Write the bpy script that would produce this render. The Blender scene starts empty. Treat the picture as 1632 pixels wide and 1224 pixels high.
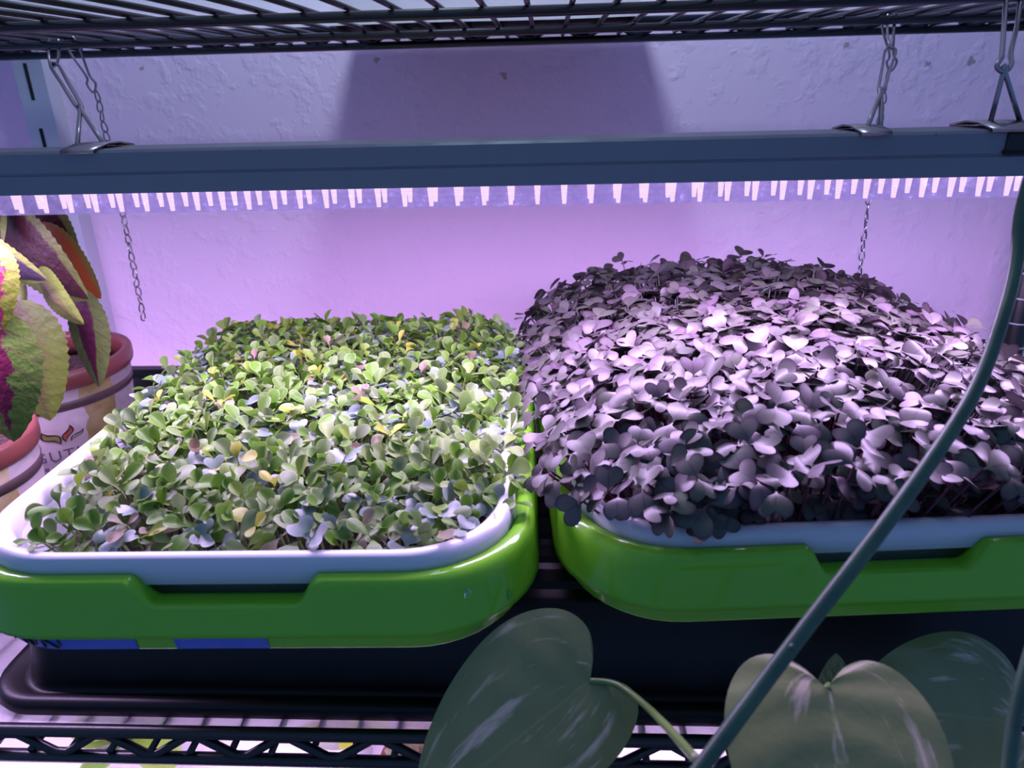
import bpy, bmesh, math, random
from mathutils import Vector, Matrix, Quaternion
PI = math.pi
random.seed(7)
scene = bpy.context.scene
COL = scene.collection

# ------------------------------------------------------------------ camera
def make_camera():
    p, y, r = math.radians(21.8), math.radians(3.1), math.radians(-1.5)
    fw = Vector((-math.sin(y)*math.cos(p), math.cos(y)*math.cos(p), -math.sin(p)))
    rt = Vector((math.cos(y), math.sin(y), 0)); up = rt.cross(fw)
    rt2 = rt*math.cos(r) + up*math.sin(r); up2 = up*math.cos(r) - rt*math.sin(r)
    m = Matrix((rt2, up2, -fw)).transposed().to_4x4()
    m.translation = Vector((0, 0, 0.315))
    cd = bpy.data.cameras.new('camera'); co = bpy.data.objects.new('camera', cd)
    COL.objects.link(co); co.matrix_world = m
    cd.sensor_width = 36; cd.lens = 36*1180/1632; cd.clip_start = 0.01
    cd.dof.use_dof = True; cd.dof.focus_distance = 0.43; cd.dof.aperture_fstop = 13
    scene.camera = co
make_camera()

# ------------------------------------------------------------------ world, exposure
w = bpy.data.worlds.new('room'); scene.world = w; w.use_nodes = True
w.node_tree.nodes['Background'].inputs[0].default_value = (0.22, 0.42, 0.95, 1)
w.node_tree.nodes['Background'].inputs[1].default_value = 0.48
scene.view_settings.view_transform = 'Standard'; scene.view_settings.look = 'None'
scene.view_settings.gamma = 1; scene.view_settings.use_curve_mapping = False
scene.view_settings.exposure = 0.0
LAMP_COL = (0.74, 0.50, 1.0)
LAMP_W = 8.8
LOW_W = 8.5
UP_W = 8.0

# ------------------------------------------------------------------ material helpers
def mat(name, col=(0.5,)*3, rough=0.5, metal=0.0, spec=0.5, **kw):
    m = bpy.data.materials.new(name); m.use_nodes = True
    b = m.node_tree.nodes['Principled BSDF']
    b.inputs['Base Color'].default_value = (*col, 1)
    b.inputs['Roughness'].default_value = rough
    b.inputs['Metallic'].default_value = metal
    b.inputs['Specular IOR Level'].default_value = spec
    for k, v in kw.items(): b.inputs[k.replace('_', ' ')].default_value = v
    return m
class G:
    """tiny node-graph helper"""
    def __init__(s, m):
        s.nt = m.node_tree; s.b = s.nt.nodes.get('Principled BSDF'); s.out = s.nt.nodes['Material Output']
    def n(s, t, **kw):
        x = s.nt.nodes.new(t)
        for k, v in kw.items(): setattr(x, k, v)
        return x
    def l(s, a, b): s.nt.links.new(a, b)
    def math(s, op, a, b=None, clamp=False):
        x = s.n('ShaderNodeMath', operation=op, use_clamp=clamp)
        for i, v in enumerate((a, b)):
            if v is None: continue
            if isinstance(v, (int, float)): x.inputs[i].default_value = v
            else: s.l(v, x.inputs[i])
        return x.outputs[0]
    def ramp(s, fac, stops):
        x = s.n('ShaderNodeValToRGB'); e = x.color_ramp.elements
        while len(e) > 1: e.remove(e[-1])
        for i, (p, c) in enumerate(stops):
            el = e[0] if i == 0 else e.new(p)
            el.position = p; el.color = (*c, 1) if len(c) == 3 else c
        s.l(fac, x.inputs[0]); return x.outputs[0]
    def mix(s, f, a, b, blend='MIX'):
        x = s.n('ShaderNodeMix', data_type='RGBA', blend_type=blend)
        for sock, v in ((x.inputs[0], f), (x.inputs[6], a), (x.inputs[7], b)):
            if isinstance(v, (int, float)): sock.default_value = v
            elif isinstance(v, tuple): sock.default_value = (*v, 1)
            else: s.l(v, sock)
        return x.outputs[2]
    def noise(s, vec, scale, detail=3, rough=0.5):
        x = s.n('ShaderNodeTexNoise'); x.inputs['Scale'].default_value = scale
        x.inputs['Detail'].default_value = detail; x.inputs['Roughness'].default_value = rough
        if vec is not None: s.l(vec, x.inputs['Vector'])
        return x.outputs[0]
    def bump(s, h, strength, dist):
        x = s.n('ShaderNodeBump'); x.inputs['Strength'].default_value = strength
        x.inputs['Distance'].default_value = dist; s.l(h, x.inputs['Height'])
        s.l(x.outputs[0], s.b.inputs['Normal']); return x
    def obj(s): return s.n('ShaderNodeTexCoord').outputs['Object']
    def uv(s):
        x = s.n('ShaderNodeSeparateXYZ'); s.l(s.n('ShaderNodeTexCoord').outputs['UV'], x.inputs[0])
        return x.outputs[0], x.outputs[1]
    def rnd(s):
        a = s.n('ShaderNodeObjectInfo').outputs['Random']; b = s.n('ShaderNodeNewGeometry').outputs['Random Per Island']
        return s.math('FRACT', s.math('ADD', a, b))
    def thin(s, col, f):
        """mix the principled surface with light passing through the blade"""
        t = s.n('ShaderNodeBsdfTranslucent'); s.l(col, t.inputs[0])
        mx = s.n('ShaderNodeMixShader'); mx.inputs[0].default_value = f
        s.l(s.b.outputs[0], mx.inputs[1]); s.l(t.outputs[0], mx.inputs[2]); s.l(mx.outputs[0], s.out.inputs[0])

# ------------------------------------------------------------------ mesh helpers
def mesh_obj(name, bm, m, parent=None, smooth=True, normals=True):
    if normals: bmesh.ops.recalc_face_normals(bm, faces=bm.faces)
    me = bpy.data.meshes.new(name); bm.to_mesh(me); bm.free()
    if smooth:
        for p in me.polygons: p.use_smooth = True
    if m: me.materials.append(m)
    return data_obj(name, me, parent)
def data_obj(name, me, parent=None):
    o = bpy.data.objects.new(name, me); COL.objects.link(o)
    if parent: o.parent = parent
    return o
def empty(name, loc=(0, 0, 0), rz=0.0):
    o = bpy.data.objects.new(name, None); COL.objects.link(o)
    o.location = loc; o.rotation_euler = (0, 0, rz); o.empty_display_size = 0.02
    return o
def tag(o, label, cat, group=None, kind=None):
    o['label'] = label; o['category'] = cat
    if group: o['group'] = group
    if kind: o['kind'] = kind
    return o
def copy_tree(o, parent=None):
    c = o.copy(); COL.objects.link(c); c.parent = parent
    for ch in o.children: copy_tree(ch, c)
    return c
def box(bm, x0, x1, y0, y1, z0, z1, bev=0.0):
    r = bmesh.ops.create_cube(bm, size=1.0)
    for v in r['verts']:
        v.co = Vector(((x0+x1)/2 + v.co.x*(x1-x0), (y0+y1)/2 + v.co.y*(y1-y0), (z0+z1)/2 + v.co.z*(z1-z0)))
    if bev:
        es = list({e for v in r['verts'] for e in v.link_edges})
        bmesh.ops.bevel(bm, geom=es, offset=bev, segments=2, affect='EDGES', profile=0.5)
def smooth_path(pts, n=8, closed=False):
    P = [Vector(p) for p in pts]; out = []; k = len(P)
    rng = range(k if closed else k-1)
    for i in rng:
        if closed: a, b, c, d = P[(i-1) % k], P[i], P[(i+1) % k], P[(i+2) % k]
        else: a, b, c, d = P[max(i-1, 0)], P[i], P[i+1], P[min(i+2, k-1)]
        for j in range(n):
            t = j/n
            out.append(0.5*((2*b) + (c-a)*t + (2*a-5*b+4*c-d)*t*t + (3*b-a-3*c+d)*t**3))
    if not closed: out.append(P[-1])
    return out
def tube(bm, pts, r, n=8, closed=False, cap=True):
    P = [Vector(p) for p in pts]; k = len(P)
    def tan(i):
        if closed: return (P[(i+1) % k]-P[(i-1) % k]).normalized()
        return (P[min(i+1, k-1)]-P[max(i-1, 0)]).normalized()
    t = tan(0); ref = Vector((0, 0, 1)) if abs(t.z) < 0.9 else Vector((1, 0, 0))
    u = t.cross(ref).normalized(); rings = []
    for i in range(k):
        t2 = tan(i); u = (u - t2*u.dot(t2))
        u = u.normalized() if u.length > 1e-6 else t2.orthogonal().normalized()
        v = t2.cross(u); rr = r[i] if isinstance(r, (list, tuple)) else r
        rings.append([bm.verts.new(P[i] + u*rr*math.cos(2*PI*j/n) + v*rr*math.sin(2*PI*j/n)) for j in range(n)])
    for i in range(k if closed else k-1):
        A, B = rings[i], rings[(i+1) % k]
        sh = 0
        if closed and i == k-1:
            sh = min(range(n), key=lambda s: (A[0].co-B[s].co).length)
        for j in range(n):
            bm.faces.new((A[j], A[(j+1) % n], B[(j+1+sh) % n], B[(j+sh) % n]))
    if cap and not closed:
        bm.faces.new(rings[0][::-1]); bm.faces.new(rings[-1])
def loft(bm, rings, closed=True, cap0=False, cap1=False):
    R = [[bm.verts.new(p) for p in ring] for ring in rings]
    n = len(R[0])
    for A, B in zip(R, R[1:]):
        for j in range(n if closed else n-1):
            bm.faces.new((A[j], A[(j+1) % n], B[(j+1) % n], B[j]))
    if cap0: bm.faces.new(R[0][::-1])
    if cap1: bm.faces.new(R[-1])
    return R
def lathe(bm, prof, n=48, cap0=False, cap1=False):
    loft(bm, [[Vector((r*math.cos(2*PI*j/n), r*math.sin(2*PI*j/n), z)) for j in range(n)] for r, z in prof], True, cap0, cap1)
def rrect(hx, hy, r, z, ne=(40, 16), nc=8):
    """rounded rectangle ring, counter-clockwise from the front left"""
    pts = []
    def seg(a, b, n):
        for i in range(n): pts.append(Vector((a[0]+(b[0]-a[0])*i/n, a[1]+(b[1]-a[1])*i/n, z)))
    def arc(cx, cy, a0):
        for i in range(nc):
            a = a0 + (PI/2)*i/nc; pts.append(Vector((cx+r*math.cos(a), cy+r*math.sin(a), z)))
    seg((-hx+r, -hy), (hx-r, -hy), ne[0]); arc(hx-r, -hy+r, -PI/2)
    seg((hx, -hy+r), (hx, hy-r), ne[1]); arc(hx-r, hy-r, 0)
    seg((hx-r, hy), (-hx+r, hy), ne[0]); arc(-hx+r, hy-r, PI/2)
    seg((-hx, hy-r), (-hx, -hy+r), ne[1]); arc(-hx+r, -hy+r, PI)
    return pts

# ------------------------------------------------------------------ materials
M = {}
def build_materials():
    m = M['wall'] = mat('textured_wall', (0.70, 0.64, 0.66), 0.7, spec=0.3); g = G(m)
    c = g.obj()
    n1 = g.noise(c, 55, 4, 0.55); n2 = g.noise(c, 16, 2)
    blobs = g.ramp(n1, [(0.50, (0, 0, 0)), (0.66, (1, 1, 1))])
    h = g.math('ADD', g.math('MULTIPLY', blobs, 0.8), g.math('MULTIPLY', n2, 0.6))
    g.bump(h, 0.30, 0.003)
    stain = g.ramp(g.noise(c, 9, 2), [(0.76, (0, 0, 0)), (0.80, (1, 1, 1))])
    col = g.mix(g.math('MULTIPLY', stain, 0.3), (0.84, 0.62, 0.83), (0.48, 0.40, 0.36))
    # brown nicks in the plaster
    wob = g.math('MULTIPLY', g.noise(c, 260, 2), 0.010)
    for p, r in [((0.286, 0.79, 0.345), 0.0075), ((0.3651, 0.79, 0.3264), 0.0082), ((0.4045, 0.79, 0.3282), 0.0086), ((-0.0429, 0.79, 0.3266), 0.0078), ((-0.4068, 0.79, 0.3427), 0.0074), ((-0.1682, 0.79, 0.344), 0.0076)]:
        d = g.n('ShaderNodeVectorMath', operation='DISTANCE'); g.l(c, d.inputs[0]); d.inputs[1].default_value = p
        col = g.mix(g.math('MULTIPLY', g.math('LESS_THAN', g.math('ADD', d.outputs['Value'], wob), r), 0.6), col, (0.22, 0.15, 0.09))
    g.l(col, g.b.inputs['Base Color'])

    M['black_wire'] = mat('black_coated_wire', (0.008, 0.008, 0.01), 0.32)
    M['black_plastic'] = mat('black_plastic', (0.004, 0.004, 0.006), 0.40, spec=0.3)
    M['rubber'] = mat('black_connector', (0.008, 0.01, 0.012), 0.5)
    M['steel'] = mat('bright_steel', (0.34, 0.32, 0.34), 0.25, 1.0)
    M['zinc'] = mat('galvanised_steel', (0.62, 0.62, 0.68), 0.5, 0.55)
    M['slot'] = mat('slot_shadow', (0.01, 0.01, 0.01), 0.9)
    m = M['alu'] = mat('lamp_housing_aluminium', (0.18, 0.195, 0.235), 0.42, 0.25); g = G(m)
    spk = g.ramp(g.noise(g.obj(), 420, 1), [(0.80, (0, 0, 0)), (0.82, (1, 1, 1))])
    g.l(g.mix(spk, (0.18, 0.195, 0.235), (0.03, 0.03, 0.04)), g.b.inputs['Base Color'])

    m = M['white_tray'] = mat('white_plastic', (0.56, 0.57, 0.61), 0.28); g = G(m)
    g.b.inputs['Subsurface Weight'].default_value = 0.15; g.b.inputs['Subsurface Radius'].default_value = (0.004,)*3
    m = M['green_tray'] = mat('lime_green_plastic', (0.22, 0.60, 0.030), 0.16, spec=0.6); g = G(m)
    c_ = g.n('ShaderNodeRGB'); c_.outputs[0].default_value = (0.22, 0.60, 0.030, 1); g.thin(c_.outputs[0], 0.25)
    m = M['medium'] = mat('dark_growing_mat', (0.022, 0.018, 0.015), 0.9); g = G(m)
    g.bump(g.noise(g.obj(), 260, 4), 0.9, 0.004)
    m = M['tape'] = mat('blue_masking_tape', (0.012, 0.10, 0.48), 0.6); g = G(m)
    g.bump(g.noise(g.obj(), 700, 2), 0.3, 0.0005)
    M['ink'] = mat('black_ink', (0.006, 0.006, 0.012), 0.6)
    m = M['drop'] = mat('water', (1, 1, 1), 0.02); m.node_tree.nodes['Principled BSDF'].inputs['Transmission Weight'].default_value = 1
    m.node_tree.nodes['Principled BSDF'].inputs['IOR'].default_value = 1.33

    m = M['liner'] = mat('frosted_shelf_liner', (0.62, 0.58, 0.62), 0.35); g = G(m)
    nz = g.noise(g.obj(), 300, 3); big = g.noise(g.obj(), 30, 3)
    col = g.mix(g.math('MULTIPLY', g.ramp(nz, [(0.55, (0, 0, 0)), (0.75, (1, 1, 1))]), 0.35), (0.66, 0.60, 0.66), (0.40, 0.34, 0.40))
    col = g.mix(g.math('MULTIPLY', big, 0.35), col, (0.5, 0.44, 0.5))
    g.l(col, g.b.inputs['Base Color'])
    t = g.n('ShaderNodeBsdfTranslucent'); g.l(col, t.inputs[0])
    tr = g.n('ShaderNodeBsdfTransparent')
    a = g.n('ShaderNodeMixShader'); a.inputs[0].default_value = 0.6
    g.l(g.b.outputs[0], a.inputs[1]); g.l(t.outputs[0], a.inputs[2])
    b2 = g.n('ShaderNodeMixShader'); b2.inputs[0].default_value = 0.22
    g.l(a.outputs[0], b2.inputs[1]); g.l(tr.outputs[0], b2.inputs[2]); g.l(b2.outputs[0], g.out.inputs[0])

    # lamp: clear ribbed cover, diodes with their reflected streaks as emission
    m = M['lens'] = mat('ribbed_clear_cover', (0.9, 0.85, 1.0), 0.15); g = G(m)
    em = g.n('ShaderNodeEmission'); em.inputs[0].default_value = (0.46, 0.33, 0.98, 1)
    sp = g.ramp(g.noise(g.obj(), 240, 3, 0.7), [(0.3, (0.62,)*3), (0.62, (0.95,)*3), (0.72, (2.2,)*3)])
    g.l(g.math('MULTIPLY', sp, 0.95), em.inputs[1])
    tr = g.n('ShaderNodeBsdfTransparent'); tr.inputs[0].default_value = (0.96, 0.93, 1, 1)
    a = g.n('ShaderNodeMixShader'); a.inputs[0].default_value = 0.55
    g.l(em.outputs[0], a.inputs[1]); g.l(tr.outputs[0], a.inputs[2])
    b2 = g.n('ShaderNodeMixShader'); b2.inputs[0].default_value = 0.06
    gl = g.n('ShaderNodeBsdfGlossy'); gl.inputs['Roughness'].default_value = 0.1
    g.l(a.outputs[0], b2.inputs[1]); g.l(gl.outputs[0], b2.inputs[2]); g.l(b2.outputs[0], g.out.inputs[0])
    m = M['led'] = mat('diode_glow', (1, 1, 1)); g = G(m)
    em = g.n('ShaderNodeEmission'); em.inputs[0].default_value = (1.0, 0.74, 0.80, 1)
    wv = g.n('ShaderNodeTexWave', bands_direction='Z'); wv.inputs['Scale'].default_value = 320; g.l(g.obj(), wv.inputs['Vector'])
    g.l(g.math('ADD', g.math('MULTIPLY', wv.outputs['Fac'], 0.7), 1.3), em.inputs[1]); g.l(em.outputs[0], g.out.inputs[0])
    M['board'] = mat('white_circuit_board', (0.8, 0.8, 0.82), 0.4)

    # pots
    m = M['terracotta'] = mat('terracotta_red_plastic', (0.17, 0.045, 0.042), 0.38)
    m = M['potlabel'] = mat('printed_pot_sleeve', (0.6, 0.5, 0.5), 0.45); g = G(m)
    c = g.obj()
    wv = g.n('ShaderNodeTexWave', wave_type='RINGS'); wv.inputs['Scale'].default_value = 9; wv.inputs['Distortion'].default_value = 9
    wv.inputs['Detail'].default_value = 1.5; wv.inputs['Detail Scale'].default_value = 4; g.l(c, wv.inputs['Vector'])
    swirl = g.ramp(wv.outputs['Fac'], [(0.78, (0, 0, 0)), (0.88, (1, 1, 1))])
    sx = g.n('ShaderNodeSeparateXYZ'); g.l(c, sx.inputs[0])
    gold = g.ramp(g.noise(c, 60, 3), [(0.42, (0.17, 0.125, 0.03)), (0.6, (0.25, 0.19, 0.075))])
    base = g.mix(g.math('MULTIPLY', swirl, 0.3), (0.27, 0.23, 0.235), (0.18, 0.145, 0.16))
    ang = g.math('ARCTAN2', sx.outputs[1], sx.outputs[0])
    patch = g.ramp(g.math('ADD', g.math('SINE', g.math('MULTIPLY', g.math('ADD', ang, 0.62), 2.0)), g.math('MULTIPLY', g.noise(c, 30, 2), 0.5)), [(1.12, (0, 0, 0)), (1.17, (1, 1, 1))])
    patch = g.math('GREATER_THAN', g.math('ADD', g.math('COSINE', g.math('MULTIPLY', g.math('ADD', ang, 0.42), 2.0)), g.math('MULTIPLY', g.noise(c, 34, 2), 0.35)), 1.08)
    g.l(g.mix(patch, base, gold), g.b.inputs['Base Color'])
    M['potband'] = mat('dark_brown_band', (0.075, 0.045, 0.05), 0.45)
    m = M['soil'] = mat('potting_soil', (0.03, 0.015, 0.012), 0.9); g = G(m)
    n = g.noise(g.obj(), 190, 4, 0.7)
    g.l(g.ramp(n, [(0.35, (0.012, 0.006, 0.006)), (0.7, (0.11, 0.05, 0.045))]), g.b.inputs['Base Color']); g.bump(n, 1, 0.006)
    M['logo_green'] = mat('logo_olive', (0.20, 0.17, 0.05), 0.5); M['logo_red'] = mat('logo_rust', (0.30, 0.06, 0.03), 0.5)
    M['logo_dark'] = mat('logo_dark', (0.02, 0.012, 0.016), 0.5); M['print_violet'] = mat('lettering_violet', (0.09, 0.06, 0.10), 0.5)

    # leaves
    def leafmat(name, stops, edge, rib, tl=0.3, rough=0.45, ew=(0.72, 0.97), vein=0.25, spec=0.42):
        m = M[name] = mat(name, (0.3, 0.4, 0.1), rough, spec=spec); g = G(m)
        u, v = g.uv(); r = g.rnd()
        base = g.ramp(r, stops)
        au = g.math('ABSOLUTE', u)
        e = g.n('ShaderNodeMapRange'); g.l(au, e.inputs[0]); e.inputs[1].default_value = ew[0]; e.inputs[2].default_value = ew[1]
        col = g.mix(g.math('MULTIPLY', e.outputs[0], 0.7), base, edge)
        k = g.n('ShaderNodeMapRange'); g.l(au, k.inputs[0]); k.inputs[1].default_value = 0.12; k.inputs[2].default_value = 0.0
        col = g.mix(g.math('MULTIPLY', k.outputs[0], vein), col, rib)
        nz = g.noise(g.obj(), 3.0, 2)
        col = g.mix(g.math('MULTIPLY', nz, 0.35), col, rib)
        g.l(col, g.b.inputs['Base Color']); g.thin(col, tl)
    leafmat('green_leaf', [(0, (0.055, 0.165, 0.010)), (0.3, (0.10, 0.235, 0.018)), (0.55, (0.125, 0.22, 0.05)), (0.78, (0.155, 0.205, 0.12)), (1, (0.20, 0.31, 0.028))], (0.26, 0.36, 0.13), (0.17, 0.31, 0.03))
    leafmat('blue_leaf', [(0, (0.11, 0.17, 0.16)), (0.5, (0.16, 0.22, 0.22)), (1, (0.19, 0.27, 0.20))], (0.30, 0.36, 0.32), (0.15, 0.24, 0.14), tl=0.15, rough=0.38)
    leafmat('yellow_leaf', [(0, (0.36, 0.36, 0.03)), (0.6, (0.40, 0.42, 0.06)), (1, (0.30, 0.40, 0.04))], (0.45, 0.46, 0.12), (0.32, 0.38, 0.05))
    leafmat('pink_leaf', [(0, (0.22, 0.15, 0.09)), (0.5, (0.25, 0.24, 0.14)), (1, (0.20, 0.11, 0.08))], (0.30, 0.31, 0.20), (0.19, 0.12, 0.08))
    leafmat('radish_leaf', [(0, (0.085, 0.092, 0.080)), (0.3, (0.080, 0.104, 0.060)), (0.6, (0.104, 0.090, 0.100)), (0.85, (0.056, 0.078, 0.046)), (1, (0.108, 0.078, 0.100))], (0.030, 0.008, 0.028), (0.055, 0.018, 0.045), tl=0.10, rough=0.40, ew=(0.78, 0.98), vein=0.7, spec=0.40)
    M['stem_green'] = mat('pale_green_stem', (0.30, 0.36, 0.14), 0.5); M['stem_pink'] = mat('magenta_stem', (0.10, 0.022, 0.045), 0.5)
    M['stem_coleus'] = mat('coleus_stem', (0.16, 0.19, 0.06), 0.5)

    def coleus(name, centre, margin, lo, hi, blotch=0.5, tl=0.3, glossy=0.5):
        m = M[name] = mat(name, margin, glossy, spec=0.22); g = G(m)
        u, v = g.uv(); c = g.obj()
        d = g.math('ADD', g.math('ABSOLUTE', u), g.math('MULTIPLY', g.math('SUBTRACT', g.noise(c, 95, 4, 0.7), 0.5), blotch))
        tipf = g.math('MULTIPLY', g.math('MULTIPLY', v, v), 0.35)
        f = g.ramp(g.math('ADD', d, tipf), [(lo, (0, 0, 0)), (hi, (1, 1, 1))])
        col = g.mix(f, centre, g.mix(g.noise(c, 60, 2), margin, tuple(x*0.6 for x in margin)))
        # side veins run out from the midrib
        vv = g.math('FRACT', g.math('MULTIPLY', g.math('SUBTRACT', v, g.math('MULTIPLY', g.math('ABSOLUTE', u), 0.22)), 7.0))
        vein = g.math('LESS_THAN', g.math('ABSOLUTE', g.math('SUBTRACT', vv, 0.5)), 0.06)
        vein = g.math('MAXIMUM', vein, g.math('LESS_THAN', g.math('ABSOLUTE', u), 0.035))
        col = g.mix(g.math('MULTIPLY', vein, 0.35), col, centre)
        g.l(col, g.b.inputs['Base Color'])
        g.bump(g.math('ADD', g.math('MULTIPLY', vein, -0.8), g.noise(c, 240, 2)), 0.5, 0.0015); g.thin(col, tl)
    coleus('coleus_bright', (0.13, 0.007, 0.04), (0.13, 0.17, 0.015), 0.50, 0.56, 1.1, 0.10)
    coleus('coleus_veined', (0.11, 0.007, 0.035), (0.11, 0.185, 0.03), 0.34, 0.40, 1.2, 0.12)
    coleus('coleus_olive', (0.075, 0.06, 0.025), (0.12, 0.17, 0.025), 0.15, 0.75, 0.5, 0.2)
    coleus('coleus_maroon', (0.022, 0.004, 0.006), (0.075, 0.095, 0.02), 0.76, 0.86, 0.3, 0.1)
    coleus('coleus_rust', (0.17, 0.04, 0.008), (0.10, 0.11, 0.02), 0.75, 1.0, 0.3, 0.2)
    coleus('coleus_violet', (0.05, 0.007, 0.025), (0.10, 0.14, 0.035), 0.40, 0.50, 0.35, 0.12)
    coleus('coleus_slate', (0.028, 0.02, 0.032), (0.14, 0.17, 0.04), 0.75, 0.85, 0.3, 0.1)

    m = M['pothos'] = mat('variegated_pothos', (0.05, 0.1, 0.02), 0.34, spec=0.55); g = G(m)
    u, v = g.uv(); c = g.obj()
    mp = g.n('ShaderNodeCombineXYZ'); g.l(g.math('MULTIPLY', u, 2.4), mp.inputs[0]); g.l(g.math('SUBTRACT', g.math('MULTIPLY', v, 1.2), g.math('MULTIPLY', g.math('ABSOLUTE', u), 0.5)), mp.inputs[1])
    g.l(g.math('MULTIPLY', g.n('ShaderNodeObjectInfo').outputs['Random'], 9.0), mp.inputs[2])
    fleck = g.ramp(g.noise(mp.outputs[0], 2.2, 5, 0.62), [(0.56, (0, 0, 0)), (0.70, (1, 1, 1))])
    col = g.mix(g.math('MULTIPLY', fleck, 0.75), g.mix(g.noise(c, 40, 3), (0.115, 0.155, 0.05), (0.20, 0.225, 0.09)), (0.70, 0.54, 0.44))
    rib = g.n('ShaderNodeMapRange'); g.l(g.math('ABSOLUTE', u), rib.inputs[0]); rib.inputs[1].default_value = 0.03; rib.inputs[2].default_value = 0.0
    col = g.mix(g.math('MULTIPLY', rib.outputs[0], 0.7), col, (0.20, 0.26, 0.09))
    g.l(col, g.b.inputs['Base Color'])
    vv = g.math('SINE', g.math('MULTIPLY', g.math('SUBTRACT', v, g.math('MULTIPLY', g.math('ABSOLUTE', u), 0.35)), 34.0))
    g.bump(g.math('ADD', g.math('MULTIPLY', vv, 0.5), g.noise(c, 120, 3)), 0.35, 0.0012); g.thin(col, 0.12)
    M['petiole'] = mat('pothos_petiole', (0.10, 0.17, 0.04), 0.4)
    m = M['vine'] = mat('dark_green_vine', (0.035, 0.085, 0.05), 0.42); g = G(m)
    g.l(g.ramp(g.noise(g.obj(), 60, 3), [(0.3, (0.025, 0.065, 0.042)), (0.7, (0.05, 0.11, 0.06))]), g.b.inputs['Base Color'])
    M['white_board'] = mat('white_board', (0.85, 0.80, 0.85), 0.6)
    M['floor'] = mat('grey_floor', (0.3, 0.3, 0.3), 0.6)
build_materials()

# ------------------------------------------------------------------ setting
WALL_Y = 0.79
def setting():
    bm = bmesh.new(); box(bm, -2.0, 2.0, WALL_Y, WALL_Y+0.1, -1.3, 1.6)
    o = mesh_obj('wall_back', bm, M['wall'], smooth=False); tag(o, 'white stucco textured wall behind the shelves', 'wall', kind='structure')
    bm = bmesh.new(); box(bm, -2.0, 2.0, -1.8, WALL_Y, -1.4, -1.3)
    o = mesh_obj('floor', bm, M['floor'], smooth=False); tag(o, 'plain grey floor below the shelving', 'floor', kind='structure')
setting()

def wall_standard(x, label):
    root = empty('wall_standard', (x, WALL_Y, -0.9))
    bm = bmesh.new(); hw, d, t, H = 0.015, 0.021, 0.0015, 1.9
    ring = [(-hw, 0), (-hw, -d), (hw, -d), (hw, 0), (hw-t, 0), (hw-t, -d+t), (-hw+t, -d+t), (-hw+t, 0)]
    loft(bm, [[Vector((a, b, z)) for a, b in ring] for z in (0, H)], True, True, True)
    mesh_obj('channel', bm, M['zinc'], root, smooth=False)
    bm = bmesh.new(); box(bm, -0.0018, 0.0018, -d-0.0004, -d+0.001, -0.017, 0.017); sl = mesh_obj('slot', bm, M['slot'], root, smooth=False)
    zs = [1.232 - 0.0605*k for k in range(-1, 9)]
    for i, z in enumerate(zs):
        s = sl if i == 0 else sl.copy()
        if i: COL.objects.link(s)
        s.location = (-0.002, 0, z)
    tag(root, label, 'shelf upright', 'slotted wall standards')
wall_standard(-0.51, 'slotted grey metal wall standard behind the coleus pots')
wall_standard(0.515, 'grey metal wall standard at the right edge behind the black post')

# ------------------------------------------------------------------ wire shelving
XL, XR = -0.75, 0.4685
def wire_shelf(root, z, pitch, lip, ys, x0off, wr=0.0021, above=False):
    """front frame is the part; wires and cross rods are its pieces"""
    bm = bmesh.new()
    yf, yb = ys[0], ys[-1]
    for y in (yf, yb):
        for zz in ((z, z+lip) if lip else (z,)):
            tube(bm, [(XL, y, zz), (XR, y, zz)], 0.0034, 10)
    for x in (XL+0.012, XR-0.012):
        tube(bm, [(x, yf, z), (x, yb, z)], 0.0034, 8)
    shelf = mesh_obj('shelf', bm, M['black_wire'], root)
    for y in ys[1:-1]:
        bm = bmesh.new(); tube(bm, [(XL+0.012, y, z), (XR-0.012, y, z)], 0.0030, 10); mesh_obj('cross_rod', bm, M['black_wire'], shelf)
    bm = bmesh.new(); tube(bm, [(0, yf-0.001, 0), (0, yb+0.001, 0)], wr, 8)
    me = None
    n = int((XR-XL-0.04)/pitch)
    for i in range(n):
        if me is None:
            o = mesh_obj('wire', bm, M['black_wire'], shelf); me = o.data
        else: o = data_obj('wire', me, shelf)
        o.location = (XL+0.02+x0off+i*pitch, 0, z + (0.0046 if above else -0.0048))
    if lip:
        for y in (yf, yb):
            bm = bmesh.new(); pts = []; per = 0.0485; k = 0; x = XL+0.02+0.011
            while x < XR-0.02:
                hi = k % 2 == 0; zz = z+lip-0.003 if hi else z+0.003
                pts += [(x-0.0035, y, zz), (x+0.0035, y, zz)]; x += per/2; k += 1
            tube(bm, pts, 0.0024, 8); mesh_obj('truss_wire', bm, M['black_wire'], shelf)
    return shelf
def shelving():
    root = empty('wire_shelving_unit', (0, 0, -1.3))
    inv = Vector((0, 0, 1.3))
    grp = empty('tmp')
    YS = (0.280, 0.43, 0.585, 0.735)
    wire_shelf(grp, -0.0078, 0.0215, 0.0180, YS, 0.004, 0.0019, True)
    wire_shelf(grp, 0.3535, 0.0248, 0.0145, (0.29, 0.45, 0.60, 0.735), 0.0, 0.0017, True)
    wire_shelf(grp, -0.408, 0.025, 0.0145, YS, 0.0, 0.0019, True)
    for ch in list(grp.children):
        ch.parent = root; ch.location += inv
    bpy.data.objects.remove(grp)
    for x in (XL, XR+0.003):
        for y in (0.735+0.004, 0.279):
            if x > 0 and y < 0.5: y = 0.279; xx = x
            bm = bmesh.new(); tube(bm, [(x, y, 0), (x, y, 2.3)], 0.0118, 20)
            p = mesh_obj('post', bm, M['black_wire'], root)
            if x > 0 and y > 0.5:
                for k in range(12):
                    bm = bmesh.new(); tube(bm, [(x, y, 1.18+k*0.0254), (x, y, 1.1812+k*0.0254)], 0.01195, 20); mesh_obj('groove_ring', bm, M['zinc'], p)
    tag(root, 'black coated wire shelving unit holding the trays and grow light', 'shelving')
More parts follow.
